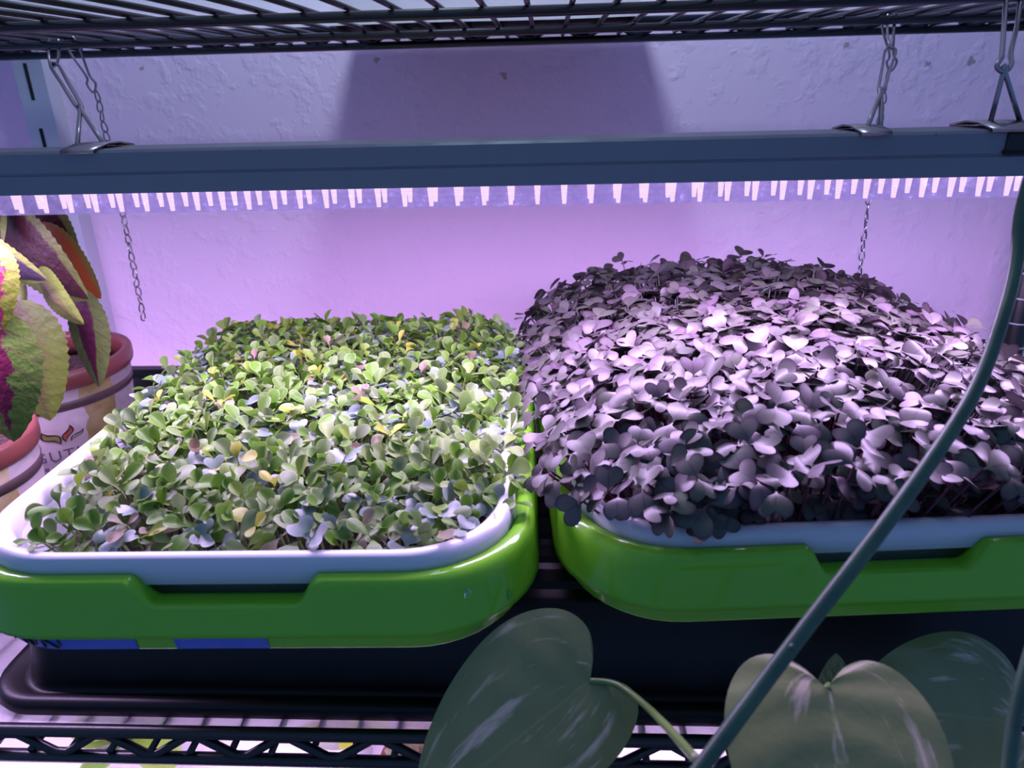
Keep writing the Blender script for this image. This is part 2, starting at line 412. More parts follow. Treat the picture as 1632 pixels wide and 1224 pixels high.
shelving()

def liner(x0, x1, y0, y1, z, label):
    bm = bmesh.new(); nx = 30
    top = [[Vector((x0+(x1-x0)*i/nx, y, z+0.0004*math.sin(i*1.3+y*20))) for i in range(nx+1)] for y in (y0, (y0+y1)/2, y1)]
    R = [[bm.verts.new(p) for p in r] for r in top]
    for A, B in zip(R, R[1:]):
        for j in range(nx): bm.faces.new((A[j], A[j+1], B[j+1], B[j]))
    o = mesh_obj('shelf_liner', bm, M['liner']); tag(o, label, 'shelf liner')
liner(-0.72, 0.44, 0.2878, 0.725, -0.0006, 'frosted plastic liner sheet under the trays on the lower wire shelf')
liner(-0.72, 0.44, 0.30, 0.598, 0.3606, 'frosted plastic liner lying on the upper wire shelf')
bm = bmesh.new(); box(bm, -0.72, 0.44, 0.30, 0.725, -0.401, -0.397)
tag(mesh_obj('shelf_board', bm, M['white_board'], smooth=False), 'bright white board on the lowest shelf seen through the wires', 'board')

# ------------------------------------------------------------------ grow light
LX0, LX1 = -0.78, 0.45
LK = 0.80
def grow_light(watts):
    cx = (LX0+LX1)/2; hl = (LX1-LX0)/2
    root = empty('grow_light', (cx, 0.4018, 0.2582))
    # housing section (y, z) relative to root
    z0, z1 = 0.0135, 0.0408
    F = Matrix.Diagonal((1, LK, LK)).to_4x4()
    sec = [(-0.0225, z0), (-0.0225, z0+0.0115), (-0.0217, z0+0.0122), (-0.0217, z0+0.0128), (-0.0225, z0+0.0135), (-0.0225, z1-0.002), (-0.0205, z1-0.0004), (-0.017, z1), (0.017, z1), (0.0215, z1-0.0006), (0.0225, z1-0.003), (0.0225, z0), (0.018, z0), (0.018, z0+0.0012), (-0.018, z0+0.0012), (-0.018, z0)]
    bm = bmesh.new(); loft(bm, [[Vector((x, a, b)) for a, b in sec] for x in (-hl, hl)], True, True, True)
    mesh_obj('housing', bm, M['alu'], root, smooth=False)
    bm = bmesh.new(); box(bm, 0.2199-cx, 0.2480-cx, -0.0245, 0.020, 0.0260, z1-0.0015, 0.0012)
    cap = mesh_obj('connector_sleeve', bm, M['rubber'], root)
    bm = bmesh.new(); box(bm, 0.2190-cx, 0.2490-cx, -0.0250, 0.020, 0.0262, 0.0290, 0.0008); mesh_obj('seam', bm, M['slot'], cap)
    for s in (-1, 1):
        bm = bmesh.new(); box(bm, s*hl - (0.0 if s > 0 else 0.03), s*hl + (0.03 if s > 0 else 0.0), -0.0215, 0.0215, 0.010, z1-0.001, 0.002)
        mesh_obj('end_connector', bm, M['rubber'], root)
    bm = bmesh.new(); box(bm, -hl+0.002, hl-0.002, -0.0165, 0.0165, z0-0.0006, z0+0.0006); mesh_obj('circuit_board', bm, M['board'], root, smooth=False)
    # cover: open U of clear plastic with fine lengthwise ribs
    bm = bmesh.new(); prof = []
    nn = 26
    for i in range(nn+1):
        a = i/nn
        if a < 0.28: y, z = -0.0195+0.0012*(a/0.28), z0*(1-a/0.28)
        elif a < 0.72: y, z = -0.0183+0.0366*((a-0.28)/0.44), 0.0
        else: y, z = 0.0183+0.0012*((a-0.72)/0.28), z0*((a-0.72)/0.28)
        k = 0.00022*(1 if i % 2 else -1)
        prof.append((y+k, z+k*0.5))
    loft(bm, [[Vector((x, a, b)) for a, b in prof] for x in (-hl+0.001, hl-0.001)], False)
    mesh_obj('lens_cover', bm, M['lens'], root, smooth=False)
    # diodes: their reflected streaks in the cover modelled as two narrow glowing fins each
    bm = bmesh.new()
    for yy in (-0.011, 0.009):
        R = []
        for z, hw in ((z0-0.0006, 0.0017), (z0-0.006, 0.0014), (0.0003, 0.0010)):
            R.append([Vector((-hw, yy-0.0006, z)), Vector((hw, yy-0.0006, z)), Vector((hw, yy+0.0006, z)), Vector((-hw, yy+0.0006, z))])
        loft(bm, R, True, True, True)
    led_streak = mesh_obj('diode', bm, M['led'], root, smooth=False); n = int((LX1-LX0-0.01)/0.0139)
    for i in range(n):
        o = led_streak if i == 0 else data_obj('diode', led_streak.data, root)
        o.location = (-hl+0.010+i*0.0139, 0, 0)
    done = set()
    for ch in list(root.children) + list(cap.children):
        if ch.data.name not in done: ch.data.transform(F); done.add(ch.data.name)
    ld = bpy.data.lights.new('grow_light_glow', 'AREA'); ld.shape = 'RECTANGLE'; ld.size = 2*hl-0.02; ld.size_y = 0.034
    ld.energy = watts; ld.color = LAMP_COL
    lo = bpy.data.objects.new('grow_light_glow', ld); COL.objects.link(lo); lo.parent = root; lo.location = (0, 0, -0.0015)
    return root
main_lamp = grow_light(LAMP_W)
tag(main_lamp, 'grey linear grow light glowing violet above the two trays', 'grow light', 'linear grow lights')
low = copy_tree(main_lamp); low.location.z -= 0.352
for ch in low.children:
    if ch.type == 'LIGHT': ch.data = ch.data.copy(); ch.data.energy = LOW_W; ch.data.color = (0.86, 0.62, 1.0)
tag(low, 'linear grow light hanging below the tray shelf over the lowest shelf', 'grow light', 'linear grow lights')

def upper_bulb():
    root = empty('bulb_lamp', (-0.05, 0.55, 0.80))
    bm = bmesh.new(); lathe(bm, [(0.0, 0.0), (0.02, 0.004), (0.032, 0.02), (0.03, 0.045), (0.016, 0.07), (0.014, 0.09), (0.0, 0.09)], 20)
    m = mat('bulb_glow', (1, 1, 1)); m.node_tree.nodes['Principled BSDF'].inputs['Emission Color'].default_value = (0.8, 0.8, 1, 1); m.node_tree.nodes['Principled BSDF'].inputs['Emission Strength'].default_value = 2
    mesh_obj('bulb', bm, m, root)
    bm = bmesh.new(); tube(bm, [(0, 0, 0.09), (0, 0.02, 0.14), (0, 0.05, 0.5)], 0.004, 8); mesh_obj('cord', bm, M['rubber'], root)
    ld = bpy.data.lights.new('bulb_light', 'POINT'); ld.energy = UP_W; ld.color = (0.64, 0.84, 1.0); ld.shadow_soft_size = 0.035
    lo = bpy.data.objects.new('bulb_light', ld); COL.objects.link(lo); lo.parent = root; lo.location = (0, 0, -0.04)
    tag(root, 'cool white bulb lighting the shelf above the grow light', 'lamp')
upper_bulb()
bm = bmesh.new()
loft(bm, [rrect(0.118, 0.06, 0.006, 0), rrect(0.12, 0.065, 0.006, 0.05), rrect(0.124, 0.068, 0.006, 0.052), rrect(0.124, 0.068, 0.006, 0.049), rrect(0.117, 0.062, 0.006, 0.046), rrect(0.112, 0.057, 0.006, 0.002)], True, True, True)
o = mesh_obj('propagation_tray', bm, M['black_plastic']); o.location = (-0.048, 0.690, 0.3602)
tag(o, 'black tray standing at the back of the upper shelf', 'tray')

# ------------------------------------------------------------------ hangers and chains
def link_mesh(L=0.0088, Wd=0.0042, r=0.00062):
    """pear shaped jack chain link"""
    bm = bmesh.new(); pts = []
    for i in range(18):
        a = 2*PI*i/18; k = 0.55+0.45*(0.5-0.5*math.sin(a))
        pts.append((Wd*0.5*math.cos(a)*k*1.15, 0, L*0.5*math.sin(a)))
    tube(bm, pts, r, 6, closed=True)
    me = bpy.data.meshes.new('link'); bm.to_mesh(me); bm.free()
    for p in me.polygons: p.use_smooth = True
    me.materials.append(M['steel']); return me
LINK = link_mesh()
def chain(x, y, ztop, zbot, label, hook_pts, sway=0.0, wob=1.0):
    root = empty('hanging_chain', (x, y, zbot))
    pitch = 0.0074; n = int((ztop-zbot)/pitch)
    for i in range(n):
        o = data_obj('link', LINK, root)
        o.location = (sway*math.sin(i/n*2.2), 0.0, 0.004+i*pitch)
        o.rotation_euler = (0.1*math.sin(i*2.1), 0.14*wob*math.sin(i*1.7+1), (0.25 if i % 2 else 1.05)+0.5*math.sin(i*0.9))
    bm = bmesh.new(); tube(bm, smooth_path([Vector(p)-root.location for p in hook_pts], 5, True), 0.0009, 7, True); mesh_obj('hook', bm, M['steel'], root)
    tag(root, label, 'chain', 'loose jack chains hanging from the upper shelf')
zr = 0.3535
def pin(x, y=0.604):
    """safety-pin shaped hook: eye at the bottom, two legs up to the rod"""
    return [(x-0.001, y, 0.3195), (x-0.0046, y, 0.3255), (x-0.0036, y, 0.331), (x-0.012, y-0.001, 0.349), (x-0.0115, y-0.003, 0.3585), (x-0.0050, y-0.004, 0.3585), (x-0.0034, y-0.001, 0.349), (x-0.0010, y, 0.332), (x+0.0025, y, 0.3255)]
chain(-0.352, 0.604, 0.324, 0.135, 'thin steel chain hanging behind the lamp near the coleus', pin(-0.352), 0.002)
chain(0.2535, 0.604, 0.322, 0.142, 'thin steel chain hanging behind the lamp and touching the dark purple seedlings', pin(0.2535), -0.003)

def clip(name, x, y, zt, half, apex, links, label, plate_tilt=0.0, plate=(-0.012, 0.012)):
    """spring steel plate gripping the housing with a V of wire and the hook that carries it"""
    root = empty(name, (x, y, zt)); L = root.location.copy()
    bm = bmesh.new()
    loft(bm, [[Vector((a, b, 0.0006+c)), Vector((a, b+0.0001, 0.0016+c)), Vector((a+wd, b+0.0001, 0.0016+c)), Vector((a+wd, b, 0.0006+c))] for a, b, c, wd in
              ((plate[0], -0.0208, -0.0012, plate[1]-plate[0]), (plate[0], -0.0200, 0.0, plate[1]-plate[0]), (plate[0], -0.006, 0.0022, plate[1]-plate[0]), (plate[0], 0.006, 0.0022, plate[1]-plate[0]), (plate[0], 0.0200, 0.0, plate[1]-plate[0]), (plate[0], 0.0208, -0.0012, plate[1]-plate[0]))], True, True, True)
    mesh_obj('spring_plate', bm, M['steel'], root)
    A = Vector(apex)-L
    bm = bmesh.new()
    f0, f1 = Vector((half[0], half[2], 0.002)), Vector((half[1], half[3], 0.002))
    tube(bm, [f0, f0.lerp(A, 0.5), f0.lerp(A, 0.93)] + [A + Vector((-0.001, 0, 0.001)), A + Vector((0, 0, 0.0016)), A + Vector((0.001, 0, 0.001))] + [f1.lerp(A, 0.93), f1.lerp(A, 0.5), f1], 0.00125, 8)
    mesh_obj('v_wire', bm, M['steel'], root)
    for pts, closed, r in links:
        bm = bmesh.new(); tube(bm, smooth_path([Vector(p)-L for p in pts], 6, closed), r, 8, closed); mesh_obj('hook', bm, M['steel'], root)
    tag(root, label, 'hanger', 'wire hangers holding the grow light')
ZT = 0.2898
def loop(a, b, w0, w1, side=(1, 0, 0)):
    """closed wire loop from a to b, w0 / w1 its half widths near the ends"""
    a, b = Vector(a), Vector(b); d = (b-a).normalized(); S = Vector(side); S = (S-d*S.dot(d)).normalized(); L = (b-a).length
    return [a - d*0.0008, a + S*w0 + d*L*0.08, a.lerp(b, 0.5) + S*(w0+w1)*0.5, b + S*w1 - d*L*0.08, b + d*0.0008, b - S*w1 - d*L*0.08, a.lerp(b, 0.5) - S*(w0+w1)*0.5, a - S*w0 + d*L*0.08]
clip('lamp_hanger', -0.2400, 0.4018, ZT, (-0.0075, 0.0052, -0.004, 0.0), (-0.2572, 0.4242, 0.3102),
     [([(-0.3775, 0.598, 0.347), (-0.3775, 0.6035, 0.3585), (-0.371, 0.6035, 0.3585), (-0.3705, 0.598, 0.345), (-0.372, 0.594, 0.339), (-0.3755, 0.594, 0.3395)], True, 0.0011),
      (loop((-0.2572, 0.4242, 0.3104), (-0.3725, 0.5925, 0.3405), 0.0014, 0.0026), True, 0.0012)],
     'steel hanger clipped to the lamp beside the slotted wall standard', plate=(-0.007, 0.0105))
clip('lamp_hanger', 0.1600, 0.4018, ZT, (-0.001, 0.009, -0.004, 0.004), (0.1748, 0.4256, 0.3082),
     [(loop((0.1742, 0.4252, 0.3084), (0.2440, 0.588, 0.3345), 0.0014, 0.0034), True, 0.0009),
      ([(0.2445, 0.588, 0.334), (0.2475, 0.596, 0.340), (0.249, 0.604, 0.357), (0.245, 0.604, 0.3585), (0.243, 0.597, 0.347), (0.242, 0.588, 0.337)], True, 0.0010)],
     'steel hanger on the lamp next to the chain above the purple seedlings', plate=(-0.0095, 0.005))
clip('lamp_hanger', 0.2267, 0.4018, ZT+0.0005, (-0.0083, 0.0066, -0.004, -0.004), (0.2172, 0.3931, 0.3174),
     [([(0.2174, 0.3933, 0.3162), (0.2135, 0.3927, 0.3186), (0.2150, 0.3940, 0.3217), (0.2178, 0.3985, 0.3240), (0.2290, 0.4220, 0.3370), (0.2402, 0.4455, 0.3500), (0.2420, 0.4475, 0.3580), (0.2500, 0.4525, 0.3580), (0.2450, 0.4400, 0.3400), (0.2270, 0.4080, 0.3255), (0.2212, 0.3950, 0.3192)], True, 0.0012)],
     'bright steel hanger at the black connector end of the lamp', plate=(-0.0155, 0.011))

# ------------------------------------------------------------------ black tubs
def tub(cx, cy, hx, hy, H, label):
    """shallow nursery tray turned upside down: flange on the shelf, ribbed bottom on top"""
    root = empty('black_tub', (cx, cy, 0.0))
    bm = bmesh.new(); A = dict(ne=(24, 12), nc=8)
    rings = [rrect(hx, hy, 0.030, 0.0008, **A), rrect(hx+0.001, hy+0.001, 0.030, 0.004, **A), rrect(hx-0.001, hy-0.001, 0.029, 0.009, **A), rrect(hx-0.006, hy-0.006, 0.027, 0.010, **A),
             rrect(hx-0.010, hy-0.010, 0.026, 0.0055, **A), rrect(hx-0.014, hy-0.013, 0.024, 0.0055, **A), rrect(hx-0.015, hy-0.0135, 0.022, 0.010, **A), rrect(hx-0.021, hy-0.024, 0.020, H-0.003, **A),
             rrect(hx-0.024, hy-0.027, 0.018, H, **A)]
    loft(bm, rings, True, False, True)
    mesh_obj('body', bm, M['black_plastic'], root)
    bm = bmesh.new()
    L = hx-0.05
    sec = [(-0.008, 0), (-0.0055, 0.0035), (0.0055, 0.0035), (0.008, 0)]
    loft(bm, [[Vector((x, a, H-0.0002+b)) for a, b in sec] for x in (-L, L)], True, True, True)
    rib = mesh_obj('rib', bm, M['black_plastic'], root, smooth=False)
    n = int((2*hy-0.08)/0.024)
    for i in range(n):
        o = rib if i == 0 else data_obj('rib', rib.data, root)
        o.location = (0, -hy+0.042+i*0.024, 0)
    tag(root, label, 'tray')
tub(-0.008, 0.4385, 0.310, 0.140, 0.0615, 'upside down black nursery tray with a ribbed base carrying both green trays')
tub(-0.38, 0.685, 0.20, 0.038, 0.0575, 'black plastic tray by the wall behind the left tray')

# ------------------------------------------------------------------ sprouting trays
GX, GY = 0.1325, 0.173          # half size of green tray
def green_tray(cx, cy, rz, nx, label):
    root = empty('sprouting_tray', (cx, cy, 0.0650), rz)
    A = dict(ne=(72, 24), nc=10); zb = -0.065
    # (offset, z, corner radius) : inside floor -> inside wall -> crown -> skirt -> back of skirt -> outer body -> base
    prof = [(-0.050, 0.0695, 0.030), (-0.045, 0.0720, 0.034), (-0.0150, 0.0900, 0.042), (-0.0115, 0.118, 0.044), (-0.0105, 0.1255, 0.046), (-0.0085, 0.1280, 0.048), (-0.0055, 0.1288, 0.050), (-0.0028, 0.1280, 0.052), (-0.0010, 0.1255, 0.053), (-0.0004, 0.121, 0.054), (0.0006, 0.1035, 0.055), (0.0010, 0.1015, 0.055), (-0.0010, 0.1012, 0.054), (-0.0035, 0.1022, 0.052), (-0.0046, 0.1000, 0.051), (-0.0048, 0.0990, 0.051), (-0.0066, 0.0902, 0.0495), (-0.0068, 0.0895, 0.049), (-0.0080, 0.0888, 0.049), (-0.0120, 0.0870, 0.047), (-0.0500, 0.0680, 0.036), (-0.054, 0.0655, 0.034)]
    def notch(p, z):
        if p.y > -GY+0.03: return z
        d = abs(p.x-nx); cap = 0.1150; lo, hi = 0.0300, 0.0400
        if z <= cap or d >= hi: return z
        k = 0 if d <= lo else (d-lo)/(hi-lo); k = k*k*(3-2*k)
        low = cap + (z-cap)*0.12
        return low + (z-low)*k
    rings = []
    for off, z, r in prof:
        ring = rrect(GX+off, GY+off, r, 0, **A)
        for p in ring: p.z = notch(p, z)+zb
        rings.append(ring)
    bm = bmesh.new(); loft(bm, rings, True, True, True)
    mesh_obj('tray_body', bm, M['green_tray'], root)
    tag(root, label, 'tray', 'lime green sprouting trays')
    return root
tl = green_tray(-0.1418, 0.4190, math.radians(1.4), 0.001, 'lime green outer tray with blue tape under its rim, holding mixed green seedlings')
tr = green_tray(0.1260, 0.4445, math.radians(4.2), 0.012, 'lime green outer tray under the dome of dark purple seedlings')
# masking tape on the body below the skirt
def tape_strip(root, x0, x1, letters):
    A = dict(ne=(72, 24), nc=10); zb = -0.065
    def at(s, h):
        """s: distance along the front from the left corner; h: 0 top .. 1 bottom of tape"""
        off = -0.0046-0.0029*h+0.0004; z = 0.1000-0.0103*h
        hx, hy, r = GX+off, GY+off, 0.051-0.002*h
        x = s
        if x >= -hx+r: return Vector((x, -hy-0.0006, z+zb))
        a = min((-hx+r-x)/r, 1.35)
        return Vector((-hx+r-r*math.sin(a), -hy+r-r*math.cos(a), z+zb)) + Vector((-math.sin(a), -math.cos(a), 0))*0.0006
    bm = bmesh.new(); n = 40
    R = []
    for i in range(n+1):
        s = x0+(x1-x0)*i/n; R.append([bm.verts.new(at(s, h)) for h in (0.0, 0.33, 0.66, 1.0)])
    for a, b in zip(R, R[1:]):
        for j in range(3): bm.faces.new((a[j], b[j], b[j+1], a[j+1]))
    t = mesh_obj('masking_tape', bm, M['tape'], root); t['label'] = 'blue masking tape strip'
    for strokes in letters:
        bm = bmesh.new()
        for st in strokes:
            P = [at(s, h)+Vector((0, -0.0005, 0)) for s, h in st]
            tube(bm, smooth_path(P, 4), 0.0005, 5)
        mesh_obj('handwritten_letter', bm, M['ink'], t)
def hand():
    L = []; h0, h1 = 0.22, 0.86
    def put(x, w, strokes): L.append([[(x+a*w, h0+(h1-h0)*b) for a, b in st] for st in strokes])
    x = -0.1265
    put(x, 0.008, [[(1, 0.1), (0.3, 0.0), (0.2, 0.35), (0.8, 0.6), (0.7, 1.0), (0.0, 0.95)]])                      # S
    put(x+0.0105, 0.007, [[(1, 0.1), (0.2, 0.2), (0.0, 0.6), (0.4, 0.95), (1, 0.8)]])                              # C
    put(x+0.0200, 0.007, [[(0.1, 0.0), (0.5, 0.5), (0.5, 1.0)], [(0.9, 0.0), (0.5, 0.5)], [(0.1, 0.6), (0.9, 0.6)]])
    put(x+0.0310, 0.008, [[(0, 0), (0.25, 0.95), (0.5, 0.4), (0.75, 0.95), (1, 0)]])                               # W
    put(x+0.0420, 0.008, [[(0, 1.0), (0.1, 0.0), (0.8, 1.0), (1, 0.0)]])                                           # N
    return L
tape_strip(tl, -0.152, -0.0430, hand())
tape_strip(tl, -0.0260, 0.0150, [])

WX, WY = 0.1225, 0.1635
def white_insert(cx, cy, rz, label):
    root = empty('growing_tray', (cx, cy, 0.0715), rz); zb = -0.0705
    A = dict(ne=(30, 30), nc=12)
    prof = [(-0.047, 0.0765, 0.030), (-0.042, 0.0790, 0.034), (-0.0160, 0.0960, 0.037), (-0.0105, 0.1260, 0.040), (-0.0085, 0.1310, 0.042), (-0.0060, 0.1335, 0.044), (-0.0030, 0.1340, 0.046), (-0.0008, 0.1328, 0.047), (0.0004, 0.1300, 0.048), (0.0008, 0.1215, 0.048), (-0.0004, 0.1210, 0.048), (-0.0022, 0.1285, 0.046), (-0.0070, 0.1290, 0.043), (-0.0118, 0.1240, 0.040), (-0.0178, 0.0945, 0.036), (-0.043, 0.0770, 0.033), (-0.048, 0.0740, 0.029)]
    bm = bmesh.new(); loft(bm, [rrect(WX+o_, WY+o_, r, z+zb, **A) for o_, z, r in prof], True, True, True)
    mesh_obj('tray_body', bm, M['white_tray'], root)
    tag(root, label, 'tray', 'white growing trays')
    bm = bmesh.new(); soil = 0.106
    loft(bm, [rrect(WX-0.0170, WY-0.0170, 0.036, 0.0965+zb, **A), rrect(WX-0.0150, WY-0.0150, 0.037, soil-0.002+zb, **A), rrect(WX-0.018, WY-0.018, 0.034, soil+zb, **A)], True, True, True)
    mesh_obj('growing_medium', bm, M['medium'], root)
    return root
wl = white_insert(-0.1425, 0.4185, math.radians(1.4), 'white inner tray full of mixed green seedlings')
wr = white_insert(0.1265, 0.4445, math.radians(4.2), 'white inner tray full of dark purple seedlings')

# water drops on the green rims
def drop(p, s, label, n):
    bm = bmesh.new(); bmesh.ops.create_uvsphere(bm, u_segments=12, v_segments=8, radius=1)
    for v in bm.verts:
        k = 1.0-0.28*max(v.co.z, 0)
        v.co = Vector((v.co.x*s*0.62*k, v.co.y*s*0.35, v.co.z*s))
    o = mesh_obj('water_drop', bm, M['drop']); o.location = p; o.rotation_euler = (0, 0, n); tag(o, label, 'water drop', 'water drops on the green rim')
drop((-0.0340, 0.2492, 0.1225), 0.0026, 'water drop on the rounded corner of the left green rim', 0.5)
drop((-0.0180, 0.2680, 0.1080), 0.0026, 'water drop near the lower edge of the left green tray corner', 0.9)
drop((-0.0108, 0.3200, 0.1180), 0.0021, 'small water drop on the side of the left green tray beside the gap', 1.5)

# ------------------------------------------------------------------ seedlings
def outline_leaf(name, half, arch, cup, twist, m, nc=3, per=2):
    """leaf from a half outline; rows follow the edge, columns run from the midrib outwards"""
    out = smooth_path([(x, y, 0) for x, y in half], per); nk = len(out)-1; ytip = half[-1][1]
    bm = bmesh.new(); uvl = bm.loops.layers.uv.new('UVMap'); V = []; UV = {}
    for k, o_ in enumerate(out):
        t = k/nk; my = t*ytip; row = []
        for i in range(-nc, nc+1):
            f = abs(i)/nc; sg = 1 if i > 0 else -1
            x = sg*o_.x*f; y = my+(o_.y-my)*f**1.5
            z = 0.25*y - arch*y*abs(y) + cup*abs(x)**1.6 + twist*x*y
            v = bm.verts.new((x, y, z)); UV[v] = (f*sg, t); row.append(v)
        V.append(row)
    for a, b in zip(V, V[1:]):
        for i in range(2*nc):
            f = bm.faces.new((a[i], a[i+1], b[i+1], b[i])); f.smooth = True
            for lp in f.loops: lp[uvl].uv = UV[lp.vert]
    bmesh.ops.remove_doubles(bm, verts=bm.verts, dist=0.004)
    me = bpy.data.meshes.new(name); bm.to_mesh(me); bm.free(); me.materials.append(m); return me
H_SPOON = [(0.035, 0), (0.045, 0.20), (0.12, 0.38), (0.24, 0.57), (0.28, 0.76), (0.21, 0.93), (0.09, 1.0), (0.0, 1.01)]
H_HEART = [(0.04, 0), (0.06, 0.14), (0.26, 0.26), (0.50, 0.42), (0.62, 0.66), (0.56, 0.90), (0.36, 1.02), (0.14, 0.95), (0.0, 0.82)]
SPOON = [(0.35, 0.5, 0.0), (0.2, 0.9, 0.2), (0.55, 0.3, -0.2), (0.05, 0.9, 0.1), (0.45, -0.4, 0.0)]
HEART = [(0.30, 0.18, 0.1), (0.55, -0.15, 0.0), (0.15, 0.35, -0.15), (0.75, 0.05, 0.1), (0.35, -0.35, -0.1)]
LEAF = {}
for k in ('green_leaf', 'yellow_leaf', 'pink_leaf'): LEAF[k] = [outline_leaf('leaf', H_SPOON, *f, M[k]) for f in SPOON]
LEAF['blue_leaf'] = [outline_leaf('leaf', H_HEART, *f, M['blue_leaf']) for f in HEART[:3]]
LEAF['radish_leaf'] = [outline_leaf('leaf', H_HEART, *f, M['radish_leaf']) for f in HEART]
def stem_mesh(m, r):
    bm = bmesh.new(); lathe(bm, [(r*1.0, 0), (r*0.9, 0.5), (r*0.75, 1)], 5)
    me = bpy.data.meshes.new('stem'); bm.to_mesh(me); bm.free()
    for p in me.polygons: p.use_smooth = True
    me.materials.append(m); return me
STEM = {'g': stem_mesh(M['stem_green'], 0.0007), 'p': stem_mesh(M['stem_pink'], 0.0008)}

CAMP = Vector((0, 0, 0.315))
def place(kind, spec, rng):
    """returns (root matrix, stem kind, stem height, [(mesh, local matrix)])"""
    base, top = spec['base'], spec['top']
    v = top-base; h = v.length
    q = Vector((0, 0, 1)).rotation_difference(v.normalized())
    rootm = Matrix.Translation(base) @ (q @ Quaternion((0, 0, 1), rng.uniform(0, 2*PI))).to_matrix().to_4x4()
    leaves = []
    if kind == 'radish':
        n = 2; s = rng.uniform(0.0088, 0.0128)
        for i in range(n):
            el = rng.gauss(0.08, 0.30); sc = s*rng.uniform(0.88, 1.12)
            loc = Matrix.Translation((0, 0, h)) @ Matrix.Rotation(i*PI+rng.gauss(0, 0.22), 4, 'Z') @ Matrix.Rotation(el, 4, 'X') @ Matrix.Rotation(rng.gauss(0, 0.3), 4, 'Y') @ Matrix.Scale(sc, 4)
            leaves.append((rng.randrange(5), 'radish_leaf', loc))
        st = 'p'
    else:
        if kind == 'blue_leaf':
            nl = rng.choice((2, 2, 3)); s = rng.uniform(0.0078, 0.0105)
            for i in range(nl):
                key = 'blue_leaf' if i < 2 else 'green_leaf'
                loc = Matrix.Translation((0, 0, h)) @ Matrix.Rotation(i*PI*(1 if nl == 2 else 0.72)+rng.gauss(0, 0.25), 4, 'Z') @ Matrix.Rotation(rng.gauss(0.12, 0.25), 4, 'X') @ Matrix.Rotation(rng.gauss(0, 0.25), 4, 'Y') @ Matrix.Scale(s*rng.uniform(0.85, 1.1), 4)
                leaves.append((rng.randrange(len(LEAF[key])), key, loc))
        else:
            nl = rng.choice((3, 4, 4, 5)) if kind == 'green_leaf' else rng.choice((2, 3))
            s = rng.uniform(0.0120, 0.0172)*(1.0 if kind == 'green_leaf' else 0.82)
            for i in range(nl):
                inner = i >= nl-2 and nl > 2
                el = rng.gauss(0.85 if inner else 0.22, 0.22)
                loc = Matrix.Translation((0, 0, h-0.0015*(0 if inner else 1))) @ Matrix.Rotation(i*2.3+rng.gauss(0, 0.3), 4, 'Z') @ Matrix.Rotation(el, 4, 'X') @ Matrix.Rotation(rng.gauss(0, 0.25), 4, 'Y') @ Matrix.Scale(s*(0.8 if inner else 1.0)*rng.uniform(0.85, 1.15), 4)
                leaves.append((rng.randrange(5), kind, loc))
        st = 'g'
    return rootm, st, h, leaves
def grow(name, kind, specs, label, group, cat, limit=300, stuff_label=None):
    rng = random.Random(hash(kind) % 1000 if False else len(kind)*17+3)
    specs = sorted(specs, key=lambda s: (s['top']-CAMP).length)
    rest = None
    for i, sp in enumerate(specs):
        rm, st, h, leaves = place(kind, sp, rng)
        if i < limit:
            root = bpy.data.objects.new(name, None); COL.objects.link(root); root.matrix_world = rm; root.empty_display_size = 0.003
            o = bpy.data.objects.new('stem', STEM[st]); COL.objects.link(o); o.parent = root; o.scale = (1, 1, h)
            for k, key, loc in leaves:
                o = bpy.data.objects.new('leaf', LEAF[key][k]); COL.objects.link(o); o.parent = root; o.matrix_local = loc
            tag(root, label, cat, group)
        else:
            if rest is None: rest = ([], [], [], [])
            V, F, U, MI = rest
            for k, key, loc in leaves:
                me = LEAF[key][k]; b = len(V); mm = rm @ loc
                V += [mm @ v.co for v in me.vertices]
                uvd = me.uv_layers[0].data
                for p in me.polygons:
                    F.append([b+x for x in p.vertices]); U += [tuple(uvd[li].uv) for li in p.loop_indices]
                    MI.append(1 if key != leaves[0][1] else 0)
            b = len(V)
            for zz in (0, h):
                for a in range(4): V.append(rm @ Vector((0.0006*math.cos(a*PI/2), 0.0006*math.sin(a*PI/2), zz)))
            for a in range(4):
                F.append([b+a, b+(a+1) % 4, b+4+(a+1) % 4, b+4+a]); U += [(0.5, 0.2)]*4; MI.append(0)
    if rest:
        V, F, U, MI = rest
        me = bpy.data.meshes.new(name+'_mass'); me.from_pydata(V, [], F); uvl = me.uv_layers.new(name='UVMap')
        for d, u in zip(uvl.data, U): d.uv = u
        for p in me.polygons: p.use_smooth = True
        me.materials.append(LEAF[{'radish': 'radish_leaf'}.get(kind, kind)][0].materials[0])
        o = data_obj(name+'_mass', me); tag(o, stuff_label, cat, kind='stuff')

